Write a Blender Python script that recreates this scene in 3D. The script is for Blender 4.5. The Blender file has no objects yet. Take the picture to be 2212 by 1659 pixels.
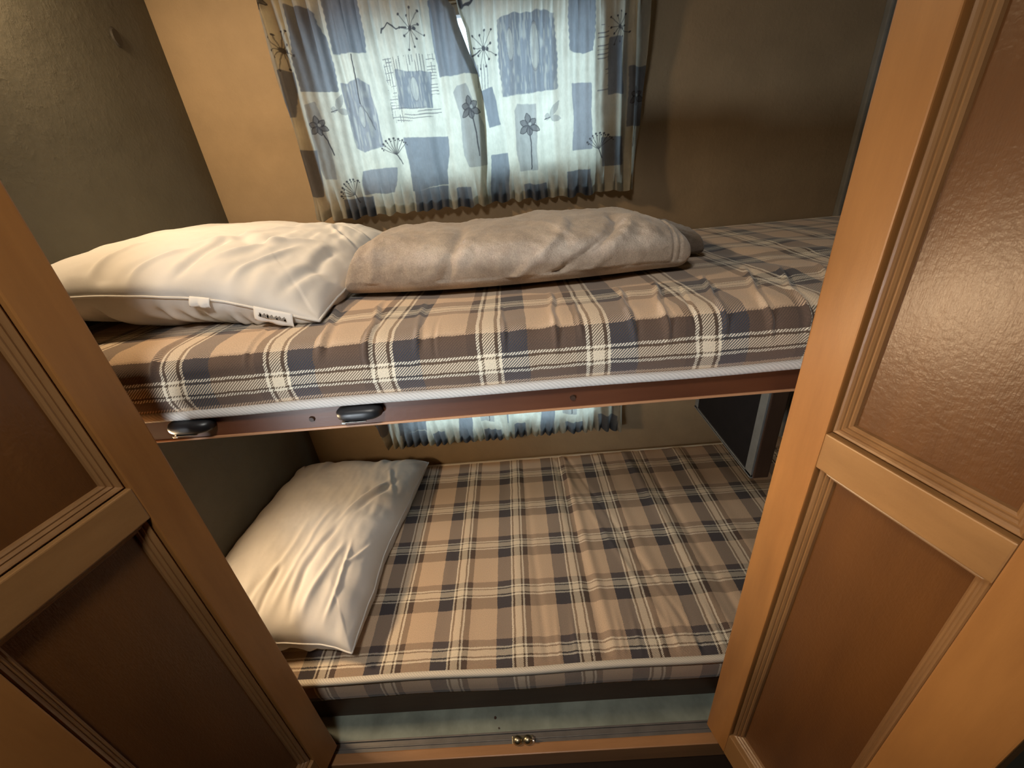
import bpy, bmesh, math
import numpy as np
from mathutils import Vector, Matrix

# ------------------------------------------------------------------ units
# Everything is laid out in plaid repeats (1 unit = 0.155 m); z0 = top of the
# lower mattress, which stands 0.403 m above the passage floor.
P = 0.155
Z0 = 2.6
def W(x, y, z): return Vector((x*P, y*P, (z+Z0)*P))
COL = bpy.context.scene.collection
rng = np.random.default_rng(7)

# ------------------------------------------------------------------ noise
_perm = np.random.default_rng(3).random((256, 256))
def noise(x, y, seed=0):
    x = np.asarray(x, float)+seed*17.31; y = np.asarray(y, float)+seed*9.77
    xi = np.floor(x).astype(int); yi = np.floor(y).astype(int)
    fx = x-xi; fy = y-yi
    fx = fx*fx*(3-2*fx); fy = fy*fy*(3-2*fy)
    a = _perm[xi & 255, yi & 255]; b = _perm[(xi+1) & 255, yi & 255]
    c = _perm[xi & 255, (yi+1) & 255]; d = _perm[(xi+1) & 255, (yi+1) & 255]
    return (a*(1-fx)+b*fx)*(1-fy)+(c*(1-fx)+d*fx)*fy*1.0-0.5
def fbm(x, y, seed=0, o=3):
    r = 0; a = 1
    for k in range(o):
        r = r+a*noise(np.asarray(x)*2**k, np.asarray(y)*2**k, seed+k*5); a *= .5
    return r
def sst(e0, e1, x):
    t = np.clip((x-e0)/(e1-e0), 0, 1); return t*t*(3-2*t)

# ------------------------------------------------------------------ objects
def tag(o, label=None, cat=None, group=None, kind=None):
    if label: o['label'] = label
    if cat: o['category'] = cat
    if group: o['group'] = group
    if kind: o['kind'] = kind
    return o
def empty(name, loc, label=None, cat=None, group=None, kind=None):
    o = bpy.data.objects.new(name, None); COL.objects.link(o)
    o.location = W(*loc); o.empty_display_size = .05
    return tag(o, label, cat, group, kind)
def link(name, me, mat, parent=None, base=None):
    """mesh vertices are in world metres; re-base them on the parent or on base"""
    o = bpy.data.objects.new(name, me); COL.objects.link(o)
    me.materials.append(mat)
    if parent is not None:
        q = Vector((0, 0, 0)); p = parent
        while p is not None: q += p.location; p = p.parent
        me.transform(Matrix.Translation(-q)); o.parent = parent
    elif base is not None:
        b = W(*base); me.transform(Matrix.Translation(-b)); o.location = b
    return o
def smooth(me, on=True):
    me.polygons.foreach_set('use_smooth', np.full(len(me.polygons), on)); me.update()
def np_mesh(name, V, F, uv=None, col=None, sm=True):
    """V (n,3) in repeats, F (m,4) quads"""
    me = bpy.data.meshes.new(name)
    V = np.asarray(V, float); F = np.asarray(F, int)
    M = V*P; M[:, 2] += Z0*P
    me.vertices.add(len(M)); me.vertices.foreach_set('co', M.ravel())
    me.loops.add(F.size); me.loops.foreach_set('vertex_index', F.ravel())
    me.polygons.add(len(F))
    k = F.shape[1]
    me.polygons.foreach_set('loop_start', np.arange(len(F))*k)
    try: me.polygons.foreach_set('loop_total', np.full(len(F), k))
    except Exception: pass
    me.update(calc_edges=True); me.validate()
    if uv is not None:
        l = me.uv_layers.new(name='cloth')
        l.data.foreach_set('uv', np.asarray(uv)[F.ravel()].ravel())
    if col is not None:
        a = me.color_attributes.new(name='print', type='FLOAT_COLOR', domain='POINT')
        c = np.ones((len(V), 4)); c[:, :3] = col
        a.data.foreach_set('color', c.ravel())
    smooth(me, sm)
    return me
def grid_faces(n, m, off=0, wrapn=False, flip=False):
    """grid of n x m vertices, index i*m+j"""
    i = np.arange(n if wrapn else n-1)[:, None]; j = np.arange(m-1)[None, :]
    i2 = (i+1) % n
    a = (i*m+j); b = (i2*m+j); c = (i2*m+j+1); d = (i*m+j+1)
    F = np.stack([a, b, c, d], -1).reshape(-1, 4)+off
    return F[:, ::-1] if flip else F
def boxes(name, bs, bevel=.0, seg=2, rot=None):
    """several boxes (x0,x1,y0,y1,z0,z1) in one mesh; rot=(origin, dir, normal) maps local axes"""
    bm = bmesh.new()
    for b in bs:
        vs = [bm.verts.new((x, y, z)) for z in b[4:6] for y in b[2:4] for x in b[0:2]]
        for f in ((0, 2, 3, 1), (4, 5, 7, 6), (0, 1, 5, 4), (2, 6, 7, 3), (0, 4, 6, 2), (1, 3, 7, 5)):
            bm.faces.new([vs[i] for i in f])
    if bevel:
        bmesh.ops.bevel(bm, geom=bm.edges[:], offset=bevel, segments=seg, affect='EDGES', profile=.6)
    return fin(name, bm, rot)
def fin(name, bm, rot=None, sm=False):
    for v in bm.verts:
        x, y, z = v.co
        if rot is not None:
            o, d, n = rot
            x, y, z = o[0]+d[0]*x+n[0]*y, o[1]+d[1]*x+n[1]*y, o[2]+z
        v.co = W(x, y, z)
    bmesh.ops.recalc_face_normals(bm, faces=bm.faces[:])
    me = bpy.data.meshes.new(name); bm.to_mesh(me); bm.free()
    smooth(me, sm)
    return me

# ------------------------------------------------------------------ materials
def mat(name):
    m = bpy.data.materials.new(name); m.use_nodes = True
    nt = m.node_tree; b = nt.nodes['Principled BSDF']
    return m, nt, b
def nd(nt, t, **k):
    n = nt.nodes.new(t)
    for a, v in k.items():
        if a.startswith('i_'):
            key = a[2:]
            n.inputs[int(key) if key.isdigit() else key].default_value = v
        else: setattr(n, a, v)
    return n
def mathn(nt, op, a, b=None, c=None):
    n = nt.nodes.new('ShaderNodeMath'); n.operation = op
    for i, v in enumerate((a, b, c)):
        if v is None: continue
        if isinstance(v, (int, float)): n.inputs[i].default_value = v
        else: nt.links.new(v, n.inputs[i])
    return n.outputs[0]
def mixc(nt, f, a, b, mode='MIX'):
    n = nt.nodes.new('ShaderNodeMix'); n.data_type = 'RGBA'; n.blend_type = mode
    for i, v in ((0, f), (6, a), (7, b)):
        if isinstance(v, (int, float)): n.inputs[i].default_value = v
        elif isinstance(v, tuple): n.inputs[i].default_value = (*v, 1)
        else: nt.links.new(v, n.inputs[i])
    return n.outputs[2]
def ramp(nt, fac, stops, interp='LINEAR'):
    n = nt.nodes.new('ShaderNodeValToRGB'); cr = n.color_ramp; cr.interpolation = interp
    while len(cr.elements) < len(stops): cr.elements.new(.5)
    for e, (p, c) in zip(cr.elements, stops): e.position = p; e.color = (*c, 1) if len(c) == 3 else c
    nt.links.new(fac, n.inputs[0]); return n.outputs[0]
def bump(nt, b, h, s, d=.002):
    n = nt.nodes.new('ShaderNodeBump'); n.inputs['Strength'].default_value = s; n.inputs['Distance'].default_value = d
    nt.links.new(h, n.inputs['Height']); nt.links.new(n.outputs[0], b.inputs['Normal'])
def objc(nt, scale=(1, 1, 1), rot=(0, 0, 0), src='Object'):
    t = nt.nodes.new('ShaderNodeTexCoord'); m = nt.nodes.new('ShaderNodeMapping')
    m.inputs['Scale'].default_value = scale; m.inputs['Rotation'].default_value = rot
    nt.links.new(t.outputs[src], m.inputs[0]); return m.outputs[0]
def tnoise(nt, vec, scale, detail=4, rough=.55, out=0):
    n = nt.nodes.new('ShaderNodeTexNoise'); n.inputs['Scale'].default_value = scale
    n.inputs['Detail'].default_value = detail; n.inputs['Roughness'].default_value = rough
    nt.links.new(vec, n.inputs['Vector']); return n.outputs[out]

def flat_mat(name, c, rough=.7, var=.12, nscale=30, bumpS=.15, metal=0, spec=.4):
    m, nt, b = mat(name)
    v = objc(nt); f = tnoise(nt, v, nscale)
    lo = tuple(x*(1-var) for x in c); hi = tuple(min(1, x*(1+var)) for x in c)
    nt.links.new(ramp(nt, f, [(.3, lo), (.7, hi)]), b.inputs['Base Color'])
    b.inputs['Roughness'].default_value = rough; b.inputs['Metallic'].default_value = metal
    b.inputs['Specular IOR Level'].default_value = spec
    if bumpS: bump(nt, b, f, bumpS)
    return m

def wood(name, c_lo, c_hi, rough=.38, axis='Z', grain=1.0, bumpS=.12, coat=.15):
    m, nt, b = mat(name)
    sc = {'Z': (9, 9, 1.0), 'X': (1.0, 9, 9), 'Y': (9, 1.0, 9)}[axis]
    v = objc(nt, sc)
    g1 = tnoise(nt, v, 1.6*grain, 3, .5); g2 = tnoise(nt, v, 9*grain, 5, .65)
    blot = tnoise(nt, objc(nt), 5, 3, .5)
    f = mathn(nt, 'ADD', mathn(nt, 'MULTIPLY', g1, .55), mathn(nt, 'MULTIPLY', g2, .28))
    f = mathn(nt, 'ADD', f, mathn(nt, 'MULTIPLY', blot, .25))
    nt.links.new(ramp(nt, f, [(.33, c_lo), (.68, c_hi)]), b.inputs['Base Color'])
    fine = tnoise(nt, objc(nt, tuple(s*6 for s in sc)), 12, 3, .6)
    pock = tnoise(nt, objc(nt), 170, 2, .6)
    nt.links.new(mathn(nt, 'ADD', mathn(nt, 'MULTIPLY', fine, .14), rough-.07), b.inputs['Roughness'])
    b.inputs['Coat Weight'].default_value = coat; b.inputs['Coat Roughness'].default_value = .32
    h = mathn(nt, 'ADD', mathn(nt, 'MULTIPLY', fine, .5), pock)
    bump(nt, b, h, bumpS, .0012)
    return m

def wall_mat(name, c):
    m, nt, b = mat(name)
    v = objc(nt, (1, 1, 1))
    big = tnoise(nt, v, 9, 4, .6); fine = tnoise(nt, v, 140, 3, .6)
    nt.links.new(ramp(nt, big, [(.25, tuple(x*.86 for x in c)), (.75, tuple(x*1.1 for x in c))]), b.inputs['Base Color'])
    b.inputs['Roughness'].default_value = .62; b.inputs['Specular IOR Level'].default_value = .3
    mid = tnoise(nt, v, 38, 4, .7)
    h = mathn(nt, 'ADD', mathn(nt, 'MULTIPLY', mathn(nt, 'POWER', mid, 3.0), 1.6), mathn(nt, 'MULTIPLY', fine, .12))
    bump(nt, b, h, .35, .003)
    return m

def plaid_mat(name, twill=48, dim=1.0, edge=(.42, .30), darkborder=False):
    m, nt, b = mat(name)
    uv = nt.nodes.new('ShaderNodeUVMap'); uv.uv_map = 'cloth'
    # slight weave wobble
    wob = nt.nodes.new('ShaderNodeTexNoise'); wob.inputs['Scale'].default_value = 5; nt.links.new(uv.outputs[0], wob.inputs['Vector'])
    sep = nt.nodes.new('ShaderNodeSeparateXYZ'); nt.links.new(uv.outputs[0], sep.inputs[0])
    wb = mathn(nt, 'MULTIPLY', mathn(nt, 'SUBTRACT', wob.outputs[0], .5), .025)
    u = mathn(nt, 'ADD', sep.outputs[0], wb); v = mathn(nt, 'ADD', sep.outputs[1], wb)
    # ragged thread ends
    rg = nt.nodes.new('ShaderNodeTexNoise'); rg.inputs['Scale'].default_value = 60; rg.inputs['Detail'].default_value = 2; nt.links.new(uv.outputs[0], rg.inputs['Vector'])
    rr = mathn(nt, 'MULTIPLY', mathn(nt, 'SUBTRACT', rg.outputs[0], .5), .022)
    u = mathn(nt, 'ADD', u, rr); v = mathn(nt, 'ADD', v, rr)
    k = lambda c: tuple(min(.85, x*dim*1.25) for x in c)
    cream = k((.62, .53, .40)); white = k((.70, .62, .50)); dark = k((.085, .058, .038)); mauve = k((.085, .058, .045))
    tan = k((.50, .36, .245)); char = k((.034, .044, .062)); brown = k((.13, .088, .068))
    warp = [(0, cream), (.052, dark), (.082, white), (.112, mauve), (.20, tan), (.64, char), (.885, white), (.912, dark), (.942, cream)]
    weft = [(0, cream), (.045, dark), (.068, white), (.095, mauve), (.30, tan), (.80, brown), (.905, white), (.930, dark), (.953, cream)]
    cw = ramp(nt, mathn(nt, 'FRACT', u), warp, 'CONSTANT')
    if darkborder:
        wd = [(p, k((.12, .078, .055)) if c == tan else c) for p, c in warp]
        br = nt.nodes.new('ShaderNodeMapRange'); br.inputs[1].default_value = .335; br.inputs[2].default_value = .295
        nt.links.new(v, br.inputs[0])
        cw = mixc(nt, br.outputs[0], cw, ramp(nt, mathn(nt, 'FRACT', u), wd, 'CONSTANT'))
    cf = ramp(nt, mathn(nt, 'FRACT', v), weft, 'CONSTANT')
    # twill: diagonal ribs choose warp or weft thread
    t = mathn(nt, 'FRACT', mathn(nt, 'MULTIPLY', mathn(nt, 'ADD', sep.outputs[0], sep.outputs[1]), twill))
    tri = mathn(nt, 'ABSOLUTE', mathn(nt, 'SUBTRACT', t, .5))
    mr = nt.nodes.new('ShaderNodeMapRange'); mr.inputs[1].default_value = .17; mr.inputs[2].default_value = .33
    nt.links.new(tri, mr.inputs[0])
    fz = nt.nodes.new('ShaderNodeTexNoise'); fz.inputs['Scale'].default_value = 90; nt.links.new(uv.outputs[0], fz.inputs['Vector'])
    c = mixc(nt, mr.outputs[0], cw, cf)
    # soft average for the nap of the cloth
    avg = mixc(nt, .45, cw, cf)
    # the open twill only shows in the border rows; elsewhere the colours blend
    er = nt.nodes.new('ShaderNodeMapRange'); er.inputs[1].default_value = edge[0]; er.inputs[2].default_value = edge[1]
    nt.links.new(sep.outputs[1], er.inputs[0]); er.inputs[3].default_value = .80; er.inputs[4].default_value = .12
    c = mixc(nt, er.outputs[0], c, avg)
    fuzz = ramp(nt, fz.outputs[0], [(.3, (.82, .82, .82)), (.7, (1.12, 1.12, 1.12))])
    c = mixc(nt, 1.0, c, fuzz, 'MULTIPLY')
    nt.links.new(c, b.inputs['Base Color'])
    b.inputs['Roughness'].default_value = .95; b.inputs['Specular IOR Level'].default_value = .1
    b.inputs['Sheen Weight'].default_value = .25; b.inputs['Sheen Roughness'].default_value = .5
    h = mathn(nt, 'ADD', mathn(nt, 'MULTIPLY', tri, 1.0), mathn(nt, 'MULTIPLY', fz.outputs[0], .8))
    bump(nt, b, h, .35, .0008)
    return m

def tape_mat(name, c):
    m, nt, b = mat(name)
    v = objc(nt, (1, 1, 1), (0, 0, 0))
    w = nt.nodes.new('ShaderNodeTexWave'); w.inputs['Scale'].default_value = 95; w.bands_direction = 'DIAGONAL'
    w.inputs['Distortion'].default_value = .6; nt.links.new(v, w.inputs['Vector'])
    nt.links.new(ramp(nt, w.outputs[1], [(.2, tuple(x*.82 for x in c)), (.8, c)]), b.inputs['Base Color'])
    b.inputs['Roughness'].default_value = .75
    bump(nt, b, w.outputs[1], .3, .0008)
    return m

def cloth_mat(name, c, nscale=25, wr=.25, sheen=.2, d=.004):
    m, nt, b = mat(name)
    v = objc(nt)
    n1 = tnoise(nt, v, nscale, 4, .6); n2 = tnoise(nt, v, 900, 2, .5)
    nt.links.new(ramp(nt, n1, [(.2, tuple(x*.95 for x in c)), (.8, c)]), b.inputs['Base Color'])
    b.inputs['Roughness'].default_value = .9; b.inputs['Specular IOR Level'].default_value = .15
    b.inputs['Sheen Weight'].default_value = sheen
    b.inputs['Subsurface Weight'].default_value = 0
    bump(nt, b, mathn(nt, 'ADD', n1, mathn(nt, 'MULTIPLY', n2, .08)), wr, d)
    return m

def plush_mat(name, lo, hi):
    m, nt, b = mat(name)
    v = objc(nt)
    n1 = tnoise(nt, v, 9, 4, .6); n2 = tnoise(nt, v, 60, 4, .7); n3 = tnoise(nt, v, 420, 3, .7)
    f = mathn(nt, 'ADD', mathn(nt, 'MULTIPLY', n1, .6), mathn(nt, 'MULTIPLY', n2, .4))
    c = ramp(nt, f, [(.36, lo), (.62, hi)])
    c = mixc(nt, .7, c, ramp(nt, n3, [(.3, (.7, .7, .7)), (.7, (1.15, 1.15, 1.15))]), 'MULTIPLY')
    nt.links.new(c, b.inputs['Base Color'])
    b.inputs['Roughness'].default_value = 1; b.inputs['Specular IOR Level'].default_value = .05
    b.inputs['Sheen Weight'].default_value = .35; b.inputs['Sheen Roughness'].default_value = .4
    bump(nt, b, mathn(nt, 'ADD', mathn(nt, 'MULTIPLY', n2, .6), mathn(nt, 'MULTIPLY', n3, .35)), .8, .004)
    return m

def curtain_mat(name):
    m, nt, b = mat(name)
    at = nt.nodes.new('ShaderNodeVertexColor'); at.layer_name = 'print'
    v = objc(nt)
    slub = tnoise(nt, objc(nt, (1, 1, .35)), 260, 3, .6)
    mot = tnoise(nt, v, 34, 3, .6)
    f = mathn(nt, 'ADD', mathn(nt, 'MULTIPLY', slub, .5), mathn(nt, 'MULTIPLY', mot, .5))
    c = mixc(nt, 1.0, at.outputs[0], ramp(nt, f, [(.3, (.86, .86, .86)), (.7, (1.05, 1.05, 1.05))]), 'MULTIPLY')
    out = nt.nodes['Material Output']
    df = nt.nodes.new('ShaderNodeBsdfDiffuse'); tr = nt.nodes.new('ShaderNodeBsdfTranslucent')
    nt.links.new(c, df.inputs[0]); nt.links.new(c, tr.inputs[0])
    mx = nt.nodes.new('ShaderNodeMixShader'); mx.inputs[0].default_value = .82
    nt.links.new(df.outputs[0], mx.inputs[1]); nt.links.new(tr.outputs[0], mx.inputs[2])
    nt.links.new(mx.outputs[0], out.inputs[0])
    nt.nodes.remove(b)
    return m

M = {}
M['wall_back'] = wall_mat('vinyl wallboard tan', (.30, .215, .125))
M['wall_side'] = wall_mat('vinyl wallboard darkened for shade', (.125, .115, .086))  # same wallboard as the back wall, its weaker light put into the colour
M['ceil'] = flat_mat('ceiling panel', (.45, .42, .36))
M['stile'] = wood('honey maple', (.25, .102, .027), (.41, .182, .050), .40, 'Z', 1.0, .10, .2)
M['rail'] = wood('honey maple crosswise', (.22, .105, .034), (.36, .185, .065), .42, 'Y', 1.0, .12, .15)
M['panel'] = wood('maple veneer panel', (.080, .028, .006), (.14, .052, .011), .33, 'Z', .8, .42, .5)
M['moulding'] = wood('moulding maple', (.18, .085, .03), (.29, .15, .058), .34, 'Z', 1.6, .12, .3)
M['groove'] = flat_mat('dark groove', (.03, .012, .004), .8)
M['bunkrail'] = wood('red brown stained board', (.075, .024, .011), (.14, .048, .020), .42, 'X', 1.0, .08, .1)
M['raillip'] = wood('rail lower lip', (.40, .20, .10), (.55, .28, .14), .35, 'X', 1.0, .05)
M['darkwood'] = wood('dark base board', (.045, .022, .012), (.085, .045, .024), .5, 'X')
M['thresh'] = wood('threshold maple', (.26, .12, .045), (.44, .22, .09), .45, 'X')
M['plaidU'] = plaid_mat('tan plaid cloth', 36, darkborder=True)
M['plaidL'] = plaid_mat('tan plaid cloth on lower mattress', 46, 1.0, (3.70, 3.85))
M['tapeU'] = tape_mat('white twill tape', (.66, .62, .58))
M['tapeL'] = tape_mat('cream tape', (.74, .66, .54))
M['pillow'] = cloth_mat('white cotton', (.74, .71, .67), 16, .22)
M['tagc'] = cloth_mat('white satin tag', (.85, .83, .8), 60, .1)
M['print'] = flat_mat('grey tag print', (.35, .33, .3), .8)
M['plush'] = plush_mat('taupe plush', (.40, .32, .255), (.60, .50, .405))
M['plushS'] = plush_mat('pale plush underside', (.42, .33, .23), (.62, .52, .40))
M['plushD'] = plush_mat('dark plush', (.10, .075, .055), (.17, .13, .10))
M['curtain'] = curtain_mat('printed curtain cotton')
M['frame'] = flat_mat('white window frame', (.62, .62, .60), .5)
M['darkpanel'] = flat_mat('dark charcoal panel', (.014, .013, .014), .75, spec=.1)
M['alu'] = flat_mat('dull aluminium edge', (.20, .21, .21), .5, metal=.2)
M['post'] = wood('dark post', (.040, .020, .014), (.065, .036, .022), .45, 'Z')
M['blackpl'] = flat_mat('black plastic', (.012, .012, .014), .42, bumpS=.02, spec=.6)
M['chrome'] = flat_mat('bright metal', (.75, .72, .66), .22, metal=1, bumpS=0)
M['brass'] = flat_mat('brass', (.50, .44, .30), .35, metal=1, bumpS=0)
M['track'] = flat_mat('grey metal strip', (.17, .155, .14), .45, metal=.3)
M['darkfloor'] = wood('dark vinyl plank', (.05, .03, .02), (.085, .052, .034), .5, 'X')
M['ledge'] = flat_mat('grey green vinyl', (.22, .25, .21), .6, .25, 18)
M['trim'] = flat_mat('grey corner trim', (.20, .19, .165), .5)
M['plug'] = flat_mat('dark plug', (.05, .025, .015), .5)
M['hole'] = flat_mat('dark cap', (.035, .030, .024), .5)

m, nt, b = mat('window glass')
out = nt.nodes['Material Output']; nt.nodes.remove(b)
tr = nt.nodes.new('ShaderNodeBsdfTransparent'); gl = nt.nodes.new('ShaderNodeBsdfGlossy'); gl.inputs['Roughness'].default_value = .03
mx = nt.nodes.new('ShaderNodeMixShader'); mx.inputs[0].default_value = .06
nt.links.new(tr.outputs[0], mx.inputs[1]); nt.links.new(gl.outputs[0], mx.inputs[2]); nt.links.new(mx.outputs[0], out.inputs[0])
M['glass'] = m

# ------------------------------------------------------------------ room shell
XL, XR, YB, YF, ZC = -2.88, 8.63, .67, -4.75, 10.6
WIN = [(-.60, 4.12, 6.36, 8.79), (-.60, 4.12, 1.12, 3.3)]
xs = [XL-.4, WIN[0][0], WIN[0][1], XR+.4]; zs = [-3.0, WIN[1][2], WIN[1][3], WIN[0][2], WIN[0][3], ZC+.3]
cells = []
for k in range(5):
    for i in range(3):
        if i == 1 and k in (1, 3): continue
        cells.append((xs[i], xs[i+1], YB, YB+.35, zs[k], zs[k+1]))
tag(link('wall_back', boxes('wall_back', cells), M['wall_back'], base=(0, YB, -Z0)), kind='structure')
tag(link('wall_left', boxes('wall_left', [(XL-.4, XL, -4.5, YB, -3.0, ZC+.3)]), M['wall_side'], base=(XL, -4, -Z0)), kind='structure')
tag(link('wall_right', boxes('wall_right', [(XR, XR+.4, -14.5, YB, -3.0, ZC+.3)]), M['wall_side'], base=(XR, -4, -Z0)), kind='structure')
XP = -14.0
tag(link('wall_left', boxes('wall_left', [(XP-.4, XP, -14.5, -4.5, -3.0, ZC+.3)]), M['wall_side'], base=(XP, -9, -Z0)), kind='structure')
tag(link('wall_rear', boxes('wall_rear', [(XP-.4, XR+.4, -14.9, -14.5, -3.0, ZC+.3)]), M['wall_side'], base=(2, -14.5, -Z0)), kind='structure')
tag(link('ceiling', boxes('ceiling', [(XP-.4, XR+.4, -14.9, YB+.35, ZC, ZC+.3)]), M['ceil'], base=(2, -5, ZC)), kind='structure')
tag(link('floor', boxes('floor', [(XP-.4, XR+.4, -14.5, YB, -Z0-.3, -Z0)]), M['darkfloor'], base=(2, -5, -Z0)), kind='structure')
HL, HR = -.813, 4.627            # hinge lines of the two doors
# front partition that the doors hang in
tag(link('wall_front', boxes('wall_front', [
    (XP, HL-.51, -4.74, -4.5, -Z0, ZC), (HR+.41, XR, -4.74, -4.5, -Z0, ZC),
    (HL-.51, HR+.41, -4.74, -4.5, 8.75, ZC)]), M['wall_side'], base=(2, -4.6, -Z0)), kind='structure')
# corner trims
tag(link('trim_1', boxes('trim_1', [(XR-.14, XR-.001, YB-.14, YB-.001, -Z0, ZC)], .03), M['trim'], base=(XR, YB, -Z0)), kind='structure')
# step under the lower bunk
tag(link('trim_2', boxes('trim_2', [(XL, XR, -4.62, -3.7, -1.35, -1.08)]), M['ledge'], base=(2, -4.4, -1.35)), kind='structure')
tag(link('trim_3', boxes('trim_3', [(XL, XR, -4.92, -4.78, -1.42, -1.05)], .015), M['thresh'], base=(2, -4.9, -1.42)), kind='structure')
tag(link('trim_4', boxes('trim_4', [(XL, XR, -4.78, -4.62, -1.35, -1.10), (XL, XR, -4.72, -4.70, -1.10, -1.085), (XL, XR, -4.64, -4.62, -1.12, -1.07)], .004), M['track'], base=(2, -4.7, -1.35)), kind='structure')
tag(link('trim_5', boxes('trim_5', [(XL, XR, -4.86, -4.70, -Z0, -1.42)]), M['darkwood'], base=(2, -4.8, -Z0)), kind='structure')

# windows
for k, (x0, x1, z0, z1) in enumerate(WIN):
    w = empty('window_%d' % (k+1), ((x0+x1)/2, YB, z0), kind='structure')
    t = .14; y0, y1 = YB+.12, YB+.30
    link('window_frame', boxes('window_frame', [(x0, x1, y0, y1, z0, z0+t), (x0, x1, y0, y1, z1-t, z1),
         (x0, x0+t, y0, y1, z0+t, z1-t), (x1-t, x1, y0, y1, z0+t, z1-t),
         ], .015), M['frame'], w)
    link('window_pane', boxes('window_pane', [(x0+t, x1-t, YB+.19, YB+.21, z0+t, z1-t)]), M['glass'], w)

# ------------------------------------------------------------------ doors
def door(name, hx, ang_dir, side, label):
    """hx: hinge x, ang_dir: unit vector from the hinge to the free edge,
    side: unit vector, normal of the face the photograph shows"""
    o = (hx, YF, 0)
    rot = (o, ang_dir, side)
    r = empty(name, (hx, YF, -.88), label, None, None, 'structure')
    w, zb, zt = 1.93, -.88, 8.7
    th = .20
    s0, s1 = .345, 1.49                # inner edges of the stiles
    R1, R2 = 4.12, 4.45                # lock rail
    RB, RT = -.40, 8.25
    def bxs(n, bs, m, bev=.012, p=r): return link(n, boxes(n, bs, bev, 2, rot), m, p)
    bxs('hinge_stile', [(0, s0, -th, 0, zb, zt)], M['stile'])
    bxs('outer_stile', [(s1, w, -th, 0, zb, zt)], M['stile'])
    bxs('rail', [(s0, s1, -th, 0, zb, RB)], M['rail'])
    bxs('rail', [(s0, s1, -th, 0, R1, R2)], M['rail'])
    bxs('rail', [(s0, s1, -th, 0, RT, zt)], M['rail'])
    for (a, bb) in ((RB, R1), (R2, RT)):
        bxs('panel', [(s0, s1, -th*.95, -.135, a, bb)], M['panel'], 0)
        # stepped moulding around the panel
        prof = [(.0, -.050), (.010, -.042), (.022, -.050), (.034, -.062), (.038, -.074), (.050, -.070), (.062, -.084), (.066, -.096), (.078, -.094), (.092, -.108), (.096, -.137), (.0, -.137)]
        g0 = .012
        bm = bmesh.new()
        cx = [(s0+g0, a+g0, 1, 1), (s1-g0, a+g0, -1, 1), (s1-g0, bb-g0, -1, -1), (s0+g0, bb-g0, 1, -1)]
        rings = []
        for (x, z, dx, dz) in cx:
            rings.append([bm.verts.new((x+dx*p_, q, z+dz*p_)) for p_, q in prof])
        n = len(prof)
        for i in range(4):
            A, B = rings[i], rings[(i+1) % 4]
            for j in range(n):
                bm.faces.new([A[j], B[j], B[(j+1) % n], A[(j+1) % n]])
        link('moulding', fin('moulding', bm, rot), M['moulding'], r)
    return r
a1 = math.radians(15.15)
door('door_1', HR, (math.sin(a1), -math.cos(a1)), (-math.cos(a1), -math.sin(a1)), 'open honey maple panel door hinged at the right of the bunk opening')
a2 = math.radians(10.7)
door('door_2', HL, (-math.sin(a2), -math.cos(a2)), (math.cos(a2), -math.sin(a2)), 'open shadowed maple panel door hinged at the left of the bunk opening')
# hinge jambs
for nm, x in (('trim_6', HL-.51), ('trim_7', HR+.24)):
    tag(link(nm, boxes(nm, [(x, x+.17, -4.735, -4.48, -1.05, 8.75)], .01), M['stile'], base=(x, -4.7, -1.05)), kind='structure')

# ------------------------------------------------------------------ upper bunk
YFU = -4.27
ub = empty('upper_bunk', (2.9, -1.8, 4.35), 'red-brown stained upper bunk shelf with its front rail, above the lower bed', 'bunk')
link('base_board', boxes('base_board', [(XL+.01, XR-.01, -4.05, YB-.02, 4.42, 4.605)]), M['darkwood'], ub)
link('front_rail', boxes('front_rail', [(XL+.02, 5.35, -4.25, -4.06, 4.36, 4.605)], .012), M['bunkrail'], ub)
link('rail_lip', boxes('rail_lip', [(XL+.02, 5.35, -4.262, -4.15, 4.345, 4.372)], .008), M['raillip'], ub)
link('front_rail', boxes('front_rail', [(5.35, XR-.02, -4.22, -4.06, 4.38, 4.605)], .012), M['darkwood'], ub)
for x in (.29, 2.86):
    bm = bmesh.new()
    bmesh.ops.create_cone(bm, cap_ends=True, segments=20, radius1=.030, radius2=.024, depth=.02, matrix=Matrix.Rotation(math.pi/2, 4, 'X'))
    for v in bm.verts: v.co += Vector((x, -4.26, 4.475))
    link('screw_plug', fin('screw_plug', bm), M['plug'], ub)
def latch(x):
    bm = bmesh.new()
    n = 24
    def ring(y, sx, sz, dz=0):
        vs = []
        for i in range(n):
            t = 2*math.pi*i/n
            cx = math.copysign(abs(math.cos(t))**.55, math.cos(t)); cz = math.copysign(abs(math.sin(t))**.8, math.sin(t))
            vs.append(bm.verts.new((x+cx*sx, y, 4.53+dz+cz*sz*.88)))
        return vs
    rs = [ring(-4.245, .225, .085), ring(-4.30, .225, .085), ring(-4.345, .20, .072), ring(-4.37, .15, .05), ring(-4.375, .06, .02)]
    for a, c in zip(rs, rs[1:]):
        for i in range(n): bm.faces.new([a[i], a[(i+1) % n], c[(i+1) % n], c[i]])
    bm.faces.new(rs[0]); bm.faces.new(rs[-1])
    l = link('latch', fin('latch', bm, sm=True), M['blackpl'], ub)
    tag(l, 'black plastic latch')
    link('latch_bolt', boxes('latch_bolt', [(x-.175, x-.13, -4.36, -4.25, 4.442, 4.468)], .006), M['chrome'], l)
    link('latch_bolt', boxes('latch_bolt', [(x+.045, x+.065, -4.35, -4.25, 4.455, 4.478)], .004), M['chrome'], l)
    link('latch_highlight', boxes('latch_highlight', [(x-.15, x+.07, -4.365, -4.25, 4.462, 4.469)], .003), M['chrome'], l)  # bright strip standing in for the highlight along the latch's bottom edge
latch(-.88); latch(.79)

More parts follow.
